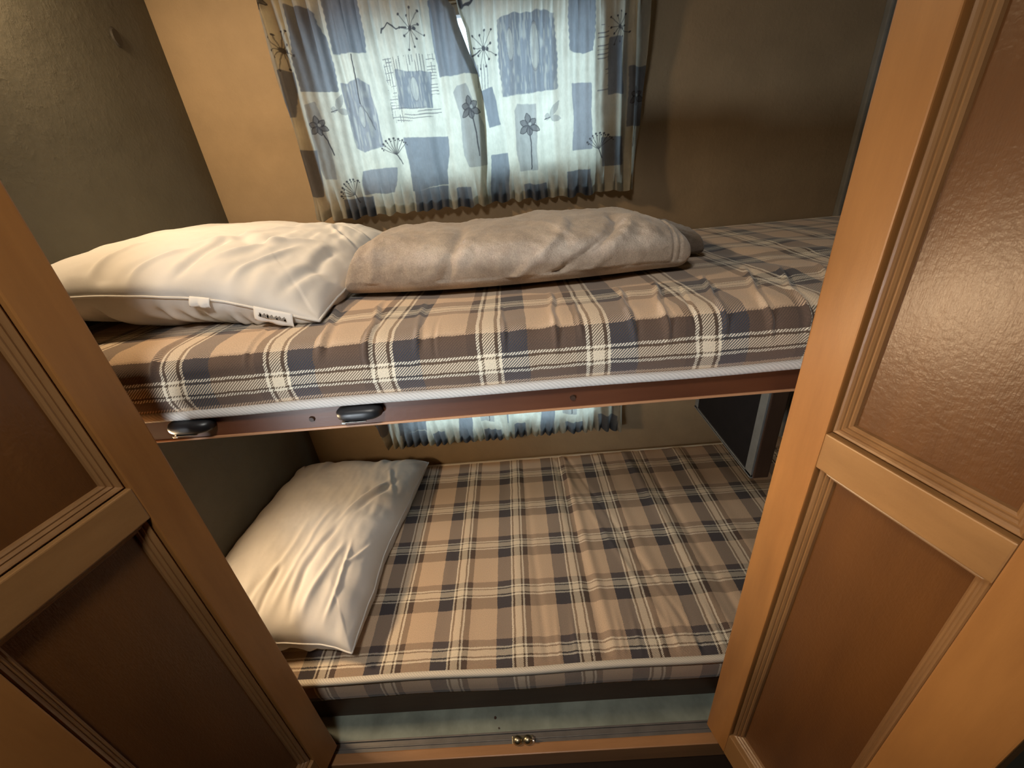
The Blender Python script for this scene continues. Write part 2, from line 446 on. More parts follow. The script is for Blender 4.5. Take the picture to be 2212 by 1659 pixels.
# hanging divider under the upper bunk
dv = empty('divider_panel', (6.5, -.6, 1.08), 'dark divider panel with pale metal edging hanging under the upper bunk', 'divider')
X0 = 6.4
link('panel', boxes('panel', [(X0, X0+.26, -1.78, YB-.01, 1.12, 4.42)]), M['darkpanel'], dv)
link('edge_trim', boxes('edge_trim', [(X0-.02, X0+.02, -1.86, -1.66, 1.08, 4.39), (X0-.02, X0+.02, .53, YB-.005, 1.08, 4.39),
                                      (X0-.02, X0+.27, -1.86, YB-.005, 1.05, 1.13), (X0-.035, X0-.02, -1.86, YB-.005, 1.075, 1.095)], .006), M['alu'], dv)
link('post', boxes('post', [(X0+.02, X0+.30, -1.88, -1.70, 1.06, 4.40)], .02), M['post'], dv)

# mattress of the upper bunk
def mattress_upper():
    xa, xb = XL+.03, XR-.05
    nx = 900
    X = np.linspace(xa, xb, nx)
    # profile: front bottom -> front face -> rounded edge -> top -> back -> down
    pr = []
    for t in np.linspace(0, 1, 26): pr.append((YFU-.05*math.sin(math.pi*t), 4.66+.38*t))
    for t in np.linspace(0, 1, 22)[1:]:
        a = t*math.pi/2; pr.append((YFU+.30*(1-math.cos(a)), 5.04+.20*math.sin(a)))
    for t in np.linspace(0, 1, 110)[1:]: pr.append((YFU+.30+t*(.58-(YFU+.30)), 5.24-.12*t))
    pr.append((.62, 5.05)); pr.append((.62, 4.63)); pr.append((-1.8, 4.62)); pr.append((YFU+.06, 4.64))
    pr = np.array(pr); m_ = len(pr)
    seg = np.r_[0, np.cumsum(np.hypot(*np.diff(pr, axis=0).T))]
    s = seg-.27-.0                     # row centre at z = 4.93 on the front face
    Y = np.repeat(pr[None, :, 0], nx, 0); Z = np.repeat(pr[None, :, 1], nx, 0); XX = np.repeat(X[:, None], m_, 1)
    S = np.repeat(s[None, :], nx, 0)
    # normals in the profile plane
    d = np.gradient(pr, axis=0); nrm = np.stack([-d[:, 1], d[:, 0]], 1); nrm /= np.linalg.norm(nrm, axis=1)[:, None]+1e-9
    disp = np.zeros_like(XX)
    edge = np.exp(-((S-.42)/.42)**2)
    # long soft swell
    top = sst(.3, .9, S)*(1-sst(4.4, 4.9, S))
    disp += top*sst(-.2, .8, XX)*(.05*fbm(XX*.55, S*.6, 1)+.015*fbm(XX*2, S*1.5, 4))
    disp += (1-top)*.018*fbm(XX*.9, S*2, 9)*(S < 1)
    # creases running over the edge
    for x0, a, wd, lean, l0, l1 in [(-1.02, .030, .05, .25, .15, 1.0), (-.15, .022, .04, .3, .2, 1.2), (.55, .045, .06, .45, .25, 1.9), (1.00, .040, .055, .35, .05, 1.8),
                              (1.45, .030, .05, .2, .2, 1.6), (1.62, -.018, .03, .05, .1, .9), (2.25, .018, .03, .1, .1, 1.2), (2.72, .035, .045, -.15, .1, 1.6),
                              (2.95, .02, .03, -.1, .2, 1.2), (3.42, .035, .045, -.25, .1, 1.5), (3.72, .05, .05, -.45, .10, 1.6), (3.98, -.02, .03, -.4, .2, 1.4), (4.22, .05, .045, -.55, .1, 1.7),
                              (4.62, .05, .05, -.7, .1, 1.8), (4.95, .045, .05, -.75, .05, 1.7), (5.35, .04, .06, -.8, .1, 1.8), (5.8, .04, .06, -.8, .1, 1.8), (6.6, .04, .08, -.8, .1, 2)]:
        xc = x0-lean*(S-.4)*.5*sst(.2, 1.0, S)+.03*noise(S*3, x0*7)
        amp = a*sst(l0-.15, l0+.15, S)*(1-sst(l1-.6, l1, S))
        dx = (XX-xc)/(wd*.58)
        disp += .85*amp*(np.exp(-dx*dx)-.45*np.exp(-((dx-1.6)/1.1)**2))
    # rumpled area at the right end of the cover
    r = sst(4.6, 5.6, XX)*sst(.5, 1.0, S)*(1-sst(3.0, 3.8, S))
    disp += r*.07*fbm(XX*1.1+S*.5, S*1.1, 11)
    # extra fine gathers along the front
    disp += edge*.008*np.sin(XX*19+3*noise(XX*1.5, S*2, 2))*(.5+noise(XX*1.3, S, 5))
    disp *= (S < 5.0)*sst(xa, xa+.3, XX)*(1-sst(xb-.3, xb, XX))
    fade = np.ones(m_); fade[-4:] = 0; fade[:2] *= .3
    disp *= fade[None, :]
    Y = Y+disp*nrm[None, :, 0]; Z = Z+disp*nrm[None, :, 1]
    # sagging front hem
    sag = .009*np.sin(X*1.1+.3)+.007*np.sin(X*2.7)+.018
    low = (S < .45)*(1-sst(.0, .45, S+.27))
    Z = Z+sag[:, None]*low*(np.arange(m_) < 30)[None, :]
    U = -(XX-.14)/.985
    V = np.stack([XX, Y, Z], -1).reshape(-1, 3)
    uv = np.stack([U, S], -1).reshape(-1, 2)
    F = grid_faces(nx, m_)
    # close the ring
    i = np.arange(nx-1)
    Fc = np.stack([i*m_+m_-1, (i+1)*m_+m_-1, (i+1)*m_, i*m_], -1)
    me = np_mesh('mattress', V, np.r_[F, Fc], uv)
    bm = bmesh.new(); bm.from_mesh(me)
    bmesh.ops.holes_fill(bm, edges=[e for e in bm.edges if e.is_boundary], sides=0)
    bmesh.ops.recalc_face_normals(bm, faces=bm.faces[:])
    bm.to_mesh(me); bm.free()
    return me, X, sag, (X, Y[:, 30:150], Z[:, 30:150])
mu = empty('mattress', (2.9, -1.8, 4.62), 'thick tan plaid mattress on the upper bunk, under the blanket', 'mattress')
me, XU, sagU, TOPU = mattress_upper()
_gy = np.linspace(-4.2, .55, 120)
_gz = np.array([np.interp(_gy, TOPU[1][i], TOPU[2][i]) for i in range(0, 900, 5)]); _gx = TOPU[0][::5]
def surfU(x, y):
    x = np.asarray(x, float); y = np.asarray(y, float)
    i = np.clip(np.searchsorted(_gx, x), 1, len(_gx)-1); j = np.clip(np.searchsorted(_gy, y), 1, len(_gy)-1)
    return np.maximum(np.maximum(_gz[i, j], _gz[i-1, j]), np.maximum(_gz[i, j-1], _gz[i-1, j-1]))
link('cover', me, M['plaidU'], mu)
# tape along the bottom of the front
pr = [(-4.30, 4.605), (-4.325, 4.615), (-4.33, 4.64), (-4.325, 4.675), (-4.30, 4.69), (-4.24, 4.68), (-4.24, 4.61)]
V = []; n = len(pr)
for x, s in zip(XU[::3], sagU[::3]):
    for (y, z) in pr: V.append((x, y, z+s*.9*(1 if z > 4.65 else .55)))
V = np.array(V); nx = len(V)//n
F = grid_faces(nx, n); i = np.arange(nx-1)
F = np.r_[F, np.stack([i*n+n-1, (i+1)*n+n-1, (i+1)*n, i*n], -1)]
link('tape_edge', np_mesh('tape_edge', V, F), M['tapeU'], mu)

# ------------------------------------------------------------------ lower bunk
lb = empty('lower_bunk', (2.9, -1.8, -1.08), 'dark wooden base of the lower bunk, behind the grey-green step', 'bunk')
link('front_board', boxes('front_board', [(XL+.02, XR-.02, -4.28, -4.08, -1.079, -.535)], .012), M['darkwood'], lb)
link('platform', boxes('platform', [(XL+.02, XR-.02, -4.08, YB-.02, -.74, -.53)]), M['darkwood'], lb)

def mattress_lower():
    xa, xb = XL+.03, XR-.05
    X = np.linspace(xa, xb, 560); Yt = np.linspace(-4.30, .60, 240)
    XX, YY = np.meshgrid(X, Yt, indexing='ij')
    def surf(x, y):
        z = .030*fbm(x*.9, y*.35, 21)+.010*fbm(x*2.4, y*.5, 23)
        for x0, a, wd, sl in [(3.17, -.035, .09, .05), (3.32, .03, .08, .05), (2.05, .022, .16, 0), (1.05, .02, .14, 0), (4.3, .02, .1, .1), (5.0, .025, .1, .12), (5.3, -.02, .07, .1),
                              (3.75, .02, .06, .3), (4.05, -.02, .05, .3), (6.2, .03, .15, .1), (2.3, -.012, .06, .05)]:
            xc = x0+sl*(-y-2); z = z+a*np.exp(-((x-xc)/wd)**2)*(.6+.8*(noise(y*.8, x0)+.5))
        # gathers at the front edge
        for x0 in (2.6, 2.85, 3.55, 3.8, 4.15, 4.35, 4.62, 5.0):
            z = z+.016*np.exp(-((x-x0)/.035)**2)*np.exp(-((y+4.0)/.45)**2)
        e = sst(-4.32, -4.12, y)*(1-sst(.45, .62, y))*sst(xa, xa+.2, x)*(1-sst(xb-.2, xb, x))
        z = z*e
        # curled back corner at the right
        z = z+.10*sst(7.6, 8.5, x)*sst(-1.2, .5, y)
        return z-.02*(1-e)
    Z = surf(XX, YY)
    nx, ny = XX.shape
    def hemY(x): return .018*np.sin(x*.9+1.0)+.010*np.sin(x*2.3)-.03*np.exp(-((x-1.2)/1.5)**2)
    YYd = YY+hemY(XX)*(1-sst(-4.3, -2.5, YY))
    V = np.stack([XX, YYd, Z], -1).reshape(-1, 3)
    uv = np.stack([XX, -YY/1.0088], -1).reshape(-1, 2)
    F = grid_faces(nx, ny)
    # skirt all round
    zz = np.linspace(0, -.53, 12)[1:]
    ring = [(i, 0) for i in range(nx)]+[(nx-1, j) for j in range(1, ny)]+[(i, ny-1) for i in range(nx-2, -1, -1)]+[(0, j) for j in range(ny-2, 0, -1)]
    ridx = np.array([i*ny+j for i, j in ring])
    V0 = V[ridx]; layers = [V0]
    U0 = uv[ridx]; ul = []
    bul = lambda t: .035*math.sin(math.pi*min(1, -t/.53))
    vs = [V]; us = [uv]; Fs = [F]
    prev = ridx; off = len(V)
    for z in zz:
        L = V0.copy(); L[:, 2] = V0[:, 2]*(1+z/.53)+z
        L[:nx, 1] -= bul(z)
        vs.append(L)
        u = U0.copy(); u[:nx, 1] = U0[:nx, 1]-z*.9+.18; us.append(u)
        cur = np.arange(len(ring))+off; off += len(ring)
        Fs.append(np.stack([prev, cur, np.roll(cur, -1), np.roll(prev, -1)], -1)); prev = cur
    me = np_mesh('mattress', np.concatenate(vs), np.concatenate(Fs), np.concatenate(us))
    bm = bmesh.new(); bm.from_mesh(me)
    bmesh.ops.holes_fill(bm, edges=[e for e in bm.edges if e.is_boundary], sides=0)
    bmesh.ops.recalc_face_normals(bm, faces=bm.faces[:])
    bm.to_mesh(me); bm.free()
    # tape path around the top edge
    path = [(x, -4.30+hemY(x), float(surf(np.array(x), np.array(-4.3)))) for x in np.linspace(xa, xb, 200)]
    back = [(x, .60, float(surf(np.array(x), np.array(.6)))) for x in np.linspace(xb, xa, 200)]
    side = [(xb, y, float(surf(np.array(xb), np.array(y)))) for y in np.linspace(-4.25, .55, 30)]
    sidel = [(xa, y, float(surf(np.array(xa), np.array(y)))) for y in np.linspace(.55, -4.25, 30)]
    return me, path, side, back, sidel, surf
ml = empty('mattress', (2.9, -1.8, -.53), 'flat tan plaid mattress on the lower bunk, edged with cream tape', 'mattress')
me, pf, ps, pb, psl, surfL = mattress_lower()
link('cover', me, M['plaidL'], ml)
def tape(path, h, w):
    V = []; p = np.array(path)
    d = np.roll(p, -1, 0)-np.roll(p, 1, 0); d[:, 2] = 0; d /= np.linalg.norm(d, axis=1)[:, None]
    nn = np.stack([d[:, 1], -d[:, 0]], 1)     # outward
    prof = [(-w*.8, .004), (-w*.7, .014), (.005, .018), (.028, .006), (.036, -.02), (.040, -h), (.01, -h), (-w*.75, -.01)]
    for q, m_ in zip(p, nn):
        for o_, z in prof: V.append((q[0]+m_[0]*o_, q[1]+m_[1]*o_, q[2]+z))
    n = len(prof); N = len(p); F = grid_faces(N, n, wrapn=True)
    i = np.arange(N); i2 = (i+1) % N
    F = np.r_[F, np.stack([i*n+n-1, i2*n+n-1, i2*n, i*n], -1)]
    return np.array(V), F
V, F = tape(pf+ps+pb+psl, .062, .06)
link('tape_edge', np_mesh('tape_edge', V, F), M['tapeL'], ml)

# ------------------------------------------------------------------ pillows
def pillow_mesh(corners, htop, hbot, floor, creases, seed, n=220, pinch=.10, pw=2.6, asym=(0, 0), clampx=None, arc=0, fe=.5):
    """corners: seam corners in order (s,t)=(-1,-1),(1,-1),(1,1),(-1,1)"""
    c = np.array(corners, float)
    s = np.linspace(-1, 1, n)
    Sg, Tg = np.meshgrid(s, s, indexing='ij')
    out = []
    f0 = ((1-np.abs(Sg)**pw).clip(0)**fe)*((1-np.abs(Tg)**pw).clip(0)**fe)
    ss = Sg*(1-pinch*(1-np.abs(Tg)**2)*np.abs(Sg)**1.5*np.sign(1)); tt = Tg*(1-pinch*(1-np.abs(Sg)**2)*np.abs(Tg)**1.5)
    def bil(a, b_):
        a = (a+1)/2; b_ = (b_+1)/2
        return ((1-a)*(1-b_))[..., None]*c[0]+(a*(1-b_))[..., None]*c[1]+(a*b_)[..., None]*c[2]+((1-a)*b_)[..., None]*c[3]
    base = bil(ss, tt)
    base[..., 2] += arc*(1-Sg**2)*(1-Tg)/2
    wob = sst(.7, 1, np.maximum(np.abs(Sg), np.abs(Tg)))
    base[..., 0] += wob*.09*fbm(Tg*2.3+5, Sg*.5, seed+40); base[..., 1] += wob*.07*fbm(Sg*2.3, Tg*.5, seed+41)
    rim = np.minimum(1-np.abs(Sg), 1-np.abs(Tg))
    rimw = np.exp(-(rim/.35)**2)
    # radial puckers near the edges
    pk = np.where(1-np.abs(Sg) < 1-np.abs(Tg), noise(Tg*9+1.5*noise(Sg*3, Tg*3, seed), Sg*1.6, seed+1), noise(Sg*9+1.5*noise(Sg*3, Tg*3, seed), Tg*1.6, seed+2))
    wr = .07*pk*rimw*sst(0, .06, rim)+.05*noise(Sg*14+3*noise(Sg*2, Tg*2, seed+21), Tg*5, seed+20)*sst(-.1, .5, Sg)*sst(.0, .12, rim)*.6+.07*fbm(Sg*1.6, Tg*1.6, seed+3)*sst(0, .25, rim)+.02*fbm(Sg*5, Tg*5, seed+7)*sst(0, .1, rim)
    for (a0, b0, a1_, b1_, amp, wd) in creases:
        dx, dy = a1_-a0, b1_-b0; L = math.hypot(dx, dy); ux, uy = dx/L, dy/L
        al = (Sg-a0)*ux+(Tg-b0)*uy; wd = wd*.68; pe = -(Sg-a0)*uy+(Tg-b0)*ux+.04*np.sin(al*5+a0*9)+.03*noise(al*6, a0*50)
        g = sst(-.1*L, .25*L, al)*(1-sst(.75*L, 1.1*L, al))
        wr = wr+.75*amp*g*(np.exp(-(pe/wd)**2)-.55*np.exp(-((pe-1.7*wd)/(1.3*wd))**2))
    sk = 1+asym[0]*Sg+asym[1]*Tg
    top = base.copy(); top[..., 2] += htop*f0*sk+wr*sst(0, .02, f0)
    bot = base.copy(); bot[..., 2] -= hbot*f0
    bot[..., 2] += .05*pk*rimw*sst(0, .06, rim)
    dg = noise(Sg*16-Tg*10+2*noise(Sg*3, Tg*3, seed+50), Tg*3, seed+51)*rimw*sst(0, .05, rim)
    bot[..., 1] += .10*dg*(Tg < 0); bot[..., 2] += .06*dg
    for A in (top, bot):
        fz = floor(A[..., 0], A[..., 1])
        A[..., 2] = np.maximum(A[..., 2], fz)
    top[..., 2] = np.maximum(top[..., 2], bot[..., 2]+.012*(rim > 0))
    if clampx is not None:
        for A in (top, bot):
            xx = A[..., 0]; ov = clampx-xx
            A[..., 2] = np.where(ov > 0, A[..., 2]+.45*ov, A[..., 2]); A[..., 0] = np.maximum(xx, clampx)
    V = np.r_[top.reshape(-1, 3), bot.reshape(-1, 3)]
    F = np.r_[grid_faces(n, n), grid_faces(n, n, n*n, flip=True)]
    me = np_mesh('pillow', V, F)
    bm = bmesh.new(); bm.from_mesh(me)
    bmesh.ops.remove_doubles(bm, verts=bm.verts[:], dist=1e-6)
    bm.to_mesh(me); bm.free(); smooth(me)
    return me, top, bot

fU = lambda x, y: surfU(x, y)+.008
cr = [(.0, -.6, .45, .1, .05, .05), (.25, -.75, .75, -.15, .06, .05), (.35, .1, .8, .45, .05, .06), (.5, -.95, .62, -.35, .05, .04), (.75, -.9, .9, -.1, -.06, .05),
      (.1, -.95, .2, -.4, -.05, .04), (-.35, -.95, -.25, -.55, .035, .03), (-.1, -.98, .0, -.6, .04, .035), (.6, .3, .95, .1, .05, .04), (.55, .55, .95, .45, .04, .04), (.2, -.3, .5, -.5, -.05, .07)]
meU, topU, botU = pillow_mesh([(-2.95, -3.72, 5.72), (.36, -3.62, 5.26), (.30, .35, 5.50), (-2.95, .5, 5.75)], .44, .55, fU, cr, 31, clampx=XL+.02, pinch=.07, pw=3.2, arc=.14)
pU = empty('pillow', (-1.3, -1.6, 5.2), 'plump white pillow on the upper bunk, left of the folded blanket', 'pillow')
link('pillowcase', meU, M['pillow'], pU)
def seam_tube(top, parent, r=.014, k=3):
    n = top.shape[0]
    ring = [top[i, 0] for i in range(0, n, k)]+[top[n-1, j] for j in range(0, n, k)]+[top[i, n-1] for i in range(n-1, -1, -k)]+[top[0, j] for j in range(n-1, -1, -k)]
    ring = np.array(ring); d = np.roll(ring, -1, 0)-np.roll(ring, 1, 0); d /= np.linalg.norm(d, axis=1)[:, None]+1e-9
    upv = np.array([0, 0, 1.]); sd = np.cross(d, upv); sd /= np.linalg.norm(sd, axis=1)[:, None]+1e-9; up2 = np.cross(sd, d)
    V = []
    for q, a, b_ in zip(ring, sd, up2):
        for t in range(8):
            an = t*math.pi/4; V.append(q+r*(a*math.cos(an)+b_*math.sin(an))+np.array([0, 0, .003]))
    N = len(ring); i = np.arange(N)[:, None]; j = np.arange(8)[None, :]
    F = np.stack([i*8+j, ((i+1) % N)*8+j, ((i+1) % N)*8+(j+1) % 8, i*8+(j+1) % 8], -1).reshape(-1, 4)
    return link('seam', np_mesh('seam', np.array(V), F), M['pillow'], parent)
seam_tube(topU, pU)
# care tags sewn into the front seam
def seam_pt(top, n, s):
    i = int((s+1)/2*(n-1)); return top[i, 0]
def tagstrip(name, s0, s1, drop, out_, mat_, parent, prn=False):
    V = []; m_ = 12
    for k in range(m_):
        s = s0+(s1-s0)*k/(m_-1); q = seam_pt(topU, 220, s)
        for j in range(7):
            t = j/6
            V.append((q[0], q[1]-.012-out_*math.sin(t*1.7)-.012*math.sin(k*1.1)*t, q[2]+.03-drop*t))
    F = grid_faces(m_, 7)
    me = np_mesh(name, np.array(V), F)
    bm = bmesh.new(); bm.from_mesh(me)
    bmesh.ops.solidify(bm, geom=bm.faces[:], thickness=.0008); bm.to_mesh(me); bm.free(); smooth(me)
    return link(name, me, mat_, parent)
tagstrip('care_tag', .22, .34, .09, .05, M['tagc'], pU)
tg = tagstrip('care_tag', .62, .86, .13, .05, M['tagc'], pU)
# a line of tiny print on the longer tag
bs = []
for k in range(22):
    s = .655+(k/22)*.17; q = seam_pt(topU, 220, s)
    hgt = .018+.012*((k*7) % 3)
    bs.append((q[0], q[0]+.012, q[1]-.078, q[1]-.070, q[2]-.045, q[2]-.045+hgt))
link('printed_line', boxes('printed_line', bs), M['print'], tg)

fL = lambda x, y: surfL(x, y)+.012
cr = [(.35, -.1, .75, .45, .07, .05), (.55, .0, .8, .55, -.06, .05), (.1, -.85, .25, .1, .05, .05), (.3, -.9, .4, -.1, -.06, .05), (-.1, -.9, .0, -.1, .045, .05), (.5, -.9, .55, -.3, .06, .05),
      (.66, -.55, .9, -.25, .035, .03), (.62, .62, .9, .35, .045, .04), (.0, -.95, -.05, -.5, -.04, .04), (.7, -.9, .68, -.3, .06, .035)]
meL, topL, botL = pillow_mesh([(-3.25, -4.24, .70), (-.46, -4.14, .34), (-.10, .40, .24), (-2.98, .22, .52)], .66, .6, fL, cr, 47, clampx=XL+.02, pinch=.09, asym=(-.06, .0), pw=3.4, fe=.42)
pL = empty('pillow', (-1.6, -1.9, .0), 'white pillow on the lower bunk, leaning against the left wall', 'pillow')
link('pillowcase', meL, M['pillow'], pL)
seam_tube(topL, pL)

# ------------------------------------------------------------------ blanket
bl = empty('blanket', (2.6, -1.9, 5.2), 'folded taupe plush blanket on the upper mattress, right of the pillow', 'blanket')
def blanket(name, xa, xb, yf, yb, zt, zb, seed, mat_, amp=1., nx=330, nr=150, hem=False, pale=False):
    """closed folded slab: superellipse cross section in the y-z plane swept along x"""
    us = np.linspace(0, 1, nx); us = .5-.5*np.sign(1-2*us)*np.abs(1-2*us)**.75 if False else .5-.5*np.cos(us*math.pi)*.35-(.5-us)*.65; th = np.linspace(0, 2*math.pi, nr, endpoint=False)
    U, T = np.meshgrid(us, th, indexing='ij')
    endL = (1-(1-np.clip(U/.045, 0, 1))**2.2)**.42; endR = (1-(1-np.clip((1-U)/.045, 0, 1))**2.4)**.42
    e = endL*endR
    cy = (yf(U)+yb(U))/2; hy = (yb(U)-yf(U))/2*(.90+.10*e); cz = (zt(U)+zb(U))/2; hz = (zt(U)-zb(U))/2*e
    cs, sn = np.cos(T), np.sin(T)
    py = np.sign(cs)*np.abs(cs)**.60; pz = np.sign(sn)*np.abs(sn)**.62
    X = xa+(xb-xa)*U+0*T
    # slanted ends: the front runs further right
    X = X+e**1.5*((1-U)**4*(.24*pz-.24*(-py))-.06*U**6*pz)
    Y = cy+hy*py; Z = cz+hz*pz
    up = (pz > -.4)
    A = np.arctan2(sn, cs)
    w1 = .055*fbm(X*1.1, Y*.9+Z*1.2, seed)+.035*fbm(X*3.2+Z, Y*3+Z*3, seed+3)+.012*fbm(X*9, Y*8+Z*8, seed+4)
    # diagonal fold creases on the front face
    for x0, z0, sx, a, wd in [(1.6, 5.45, .5, -.07, .07), (2.35, 5.35, 1.3, .06, .09), (2.95, 5.45, 1.7, -.09, .07), (3.35, 5.5, 1.2, .05, .1), (.75, 5.5, .15, .04, .08), (.35, 5.7, .8, .03, .07)]:
        pe = (X-x0)-(Z-z0)*sx
        w1 = w1+.75*a*np.exp(-(pe/wd)**2)*sst(.0, .5, -py)*amp
    for x0, y0, sx, a, wd in [(1.3, -1.6, .4, .05, .12), (1.9, -1.3, -.7, .045, .1), (2.6, -1.5, .5, .05, .12), (3.3, -1.2, -.4, .04, .1), (.55, -1.5, .2, -.05, .09)]:
        pe = (X-x0)-(Y-y0)*sx
        w1 = w1+.5*a*np.exp(-(pe/wd)**2)*sst(.1, .6, pz)*amp
    if hem:
        for d_ in (.16, .24):
            w1 = w1-.022*np.exp(-((X-(xb-d_))/.018)**2)
    Y = Y+w1*py*1.0*up; Z = Z+w1*np.clip(pz, 0, 1)
    Z = np.maximum(Z, surfU(X, Y)+.008)
    V = np.stack([X, Y, Z], -1)
    # cylinder of quads; wrap in T
    idx = np.arange(nx*nr).reshape(nx, nr)
    a = idx[:-1, :]; b_ = idx[1:, :]; F = np.stack([a, np.roll(a, -1, 1), np.roll(b_, -1, 1), b_], -1).reshape(-1, 4)
    me = np_mesh(name, V.reshape(-1, 3), F)
    bm = bmesh.new(); bm.from_mesh(me)
    bmesh.ops.remove_doubles(bm, verts=bm.verts[:], dist=1e-5)
    bmesh.ops.holes_fill(bm, edges=[e_ for e_ in bm.edges if e_.is_boundary], sides=0)
    bmesh.ops.recalc_face_normals(bm, faces=bm.faces[:])
    bm.to_mesh(me); bm.free(); smooth(me)
    return link(name, me, mat_, bl)
yf = lambda u: -2.72-.35*np.sin(u*math.pi)**1.0*(1-.3*u)-.15*u
yb = lambda u: -1.0+.45*u-.08*np.sin(u*9)
zt = lambda u: 5.92-.10*u-.03*np.sin(u*6)-.10*sst(.85, 1.0, u)
zb = lambda u: 5.20+0*u
blanket('folded_layers', .53, 4.45, yf, yb, zt, zb, 61, M['plush'], hem=True)
# dark lower fold peeping out at the right end
yf2 = lambda u: -2.15+0*u
yb2 = lambda u: -.35+.1*np.sin(u*7)
zt2 = lambda u: 5.66-.12*u
fl = blanket('under_fold', 3.7, 4.90, yf2, yb2, zt2, zb, 71, M['plushD'], .2, 120, 90)
tag(fl, 'dark under fold at the right end')

# ------------------------------------------------------------------ curtains
SH = {
'A': [(-0.64, 8.84), (-0.34, 8.8), (-0.28, 8.72), (-0.28, 8.63), (-0.2, 8.45), (-0.17, 8.13), (-0.2, 7.79), (-0.72, 7.83), (-0.72, 8.17), (-0.68, 8.49)],
'B': [(-0.1, 8.89), (0.4, 8.86), (0.41, 8.64), (0.38, 8.24), (-0.12, 8.26), (-0.11, 8.57)],
'C': [(-0.11, 7.88), (0.01, 7.86), (0.18, 7.89), (0.32, 7.8), (0.35, 7.36), (0.37, 6.96), (0.03, 6.91), (-0.1, 6.99), (-0.11, 7.4)],
'D': [(0.78, 7.97), (1.0, 7.92), (1.32, 7.9), (1.27, 7.45), (0.97, 7.46), (0.74, 7.48)],
'E': [(1.44, 8.75), (1.65, 8.85), (1.85, 8.6), (2.0, 8.05), (2.08, 7.82), (1.72, 7.84), (1.47, 7.85), (1.45, 8.31)],
'F': [(1.66, 7.6), (1.72, 7.67), (1.86, 7.67), (1.95, 7.44), (2.09, 7.09), (2.07, 6.54), (1.78, 6.55), (1.71, 6.71), (1.75, 7.24)],
'G': [(0.72, 7.05), (1.45, 7.0), (1.44, 6.74), (1.36, 6.5), (1.35, 6.31), (0.73, 6.25), (0.74, 6.55), (0.73, 6.86)],
'H': [(-0.09, 6.62), (0.51, 6.62), (0.47, 6.45), (0.41, 6.26), (-0.13, 6.26), (-0.14, 6.44)],
'I': [(-0.72, 7.62), (-0.58, 7.65), (-0.53, 7.15), (-0.56, 6.54), (-0.7, 6.55), (-0.78, 6.87), (-0.74, 7.34)],
'J': [(2.45, 8.46), (2.65, 8.5), (3.15, 8.53), (3.3, 8.47), (3.33, 7.96), (3.33, 7.53), (3.15, 7.54), (2.46, 7.51), (2.44, 7.98)],
'K': [(3.56, 8.8), (3.95, 8.8), (3.94, 8.23), (3.91, 8.0), (3.74, 7.95), (3.56, 8.01), (3.54, 8.38)],
'L': [(3.59, 7.56), (3.89, 7.55), (3.9, 6.64), (3.59, 6.63), (3.61, 7.08)],
'M': [(2.63, 7.28), (2.68, 7.36), (2.97, 7.34), (2.94, 6.39), (2.65, 6.39), (2.62, 6.87)],
'N': [(2.11, 7.59), (2.28, 7.63), (2.36, 7.13), (2.19, 7.09), (2.17, 7.26)],
'O': [(2.17, 6.66), (2.45, 6.68), (2.4, 5.86), (2.1, 5.88)],
'Q': [(3.48, 6.3), (3.86, 6.31), (3.9, 5.86), (3.5, 5.87)],
'R': [(-1.04, 8.12), (-0.8, 8.08), (-0.96, 7.5), (-1.09, 7.51)],
'T': [(-1.03, 7.01), (-0.75, 6.97), (-0.88, 6.31), (-1.13, 6.32)],
'U': [(4.17, 8.09), (4.36, 8.07), (4.4, 7.37), (4.17, 7.39)],
'V': [(4.08, 6.75), (4.4, 6.75), (4.42, 6.36), (4.11, 6.35)],
'W': [(0.76, 6.23), (1.34, 6.26), (1.31, 5.82), (0.74, 5.82)],
'X': [(-.5, 6.2), (0.0, 6.2), (0.0, 5.8), (-.5, 5.8)],
'Y': [(4.48, 7.7), (4.75, 7.7), (4.75, 6.9), (4.48, 6.9)],
'Z': [(2.72, 6.15), (3.1, 6.15), (3.1, 5.8), (2.72, 5.8)],
'Z2': [(1.5, 6.2), (1.75, 6.2), (1.75, 5.8), (1.5, 5.8)],
}
def poly_sd(x, z, pts):
    """signed distance, negative inside"""
    pts = np.array(pts); d = np.full(x.shape, 1e9); ins = np.zeros(x.shape, bool)
    n = len(pts)
    for i in range(n):
        a = pts[i]; b_ = pts[(i+1) % n]; e = b_-a
        wx, wz = x-a[0], z-a[1]
        t = np.clip((wx*e[0]+wz*e[1])/(e@e), 0, 1)
        d = np.minimum(d, (wx-e[0]*t)**2+(wz-e[1]*t)**2)
        c1 = (a[1] > z) != (b_[1] > z)
        with np.errstate(divide='ignore', invalid='ignore'):
            xi = (b_[0]-a[0])*(z-a[1])/(b_[1]-a[1] if b_[1] != a[1] else 1e-9)+a[0]
        ins ^= c1 & (x < xi)
    d = np.sqrt(d)
    return np.where(ins, -d, d)
def seg_d(x, z, a, b_):
    e = (b_[0]-a[0], b_[1]-a[1]); l = e[0]**2+e[1]**2+1e-12
    t = np.clip(((x-a[0])*e[0]+(z-a[1])*e[1])/l, 0, 1)
    return np.hypot(x-a[0]-e[0]*t, z-a[1]-e[1]*t)
GROUND = np.array((.60, .57, .48)); PATCH = np.array((.215, .225, .25)); PATCH2 = np.array((.26, .26, .28)); PALE = np.array((.36, .35, .33)); INK = np.array((.10, .095, .10)); TANP = np.array((.5, .38, .27))
def petal(x, z, cx, cz, ang, L, w):
    dx, dz = math.cos(ang), math.sin(ang)
    al = ((x-cx)*dx+(z-cz)*dz)/L; pe = np.abs(-(x-cx)*dz+(z-cz)*dx)
    return np.where((al > 0) & (al < 1), pe-w*np.sin(np.clip(al, 0, 1)*math.pi)**.8, 1)
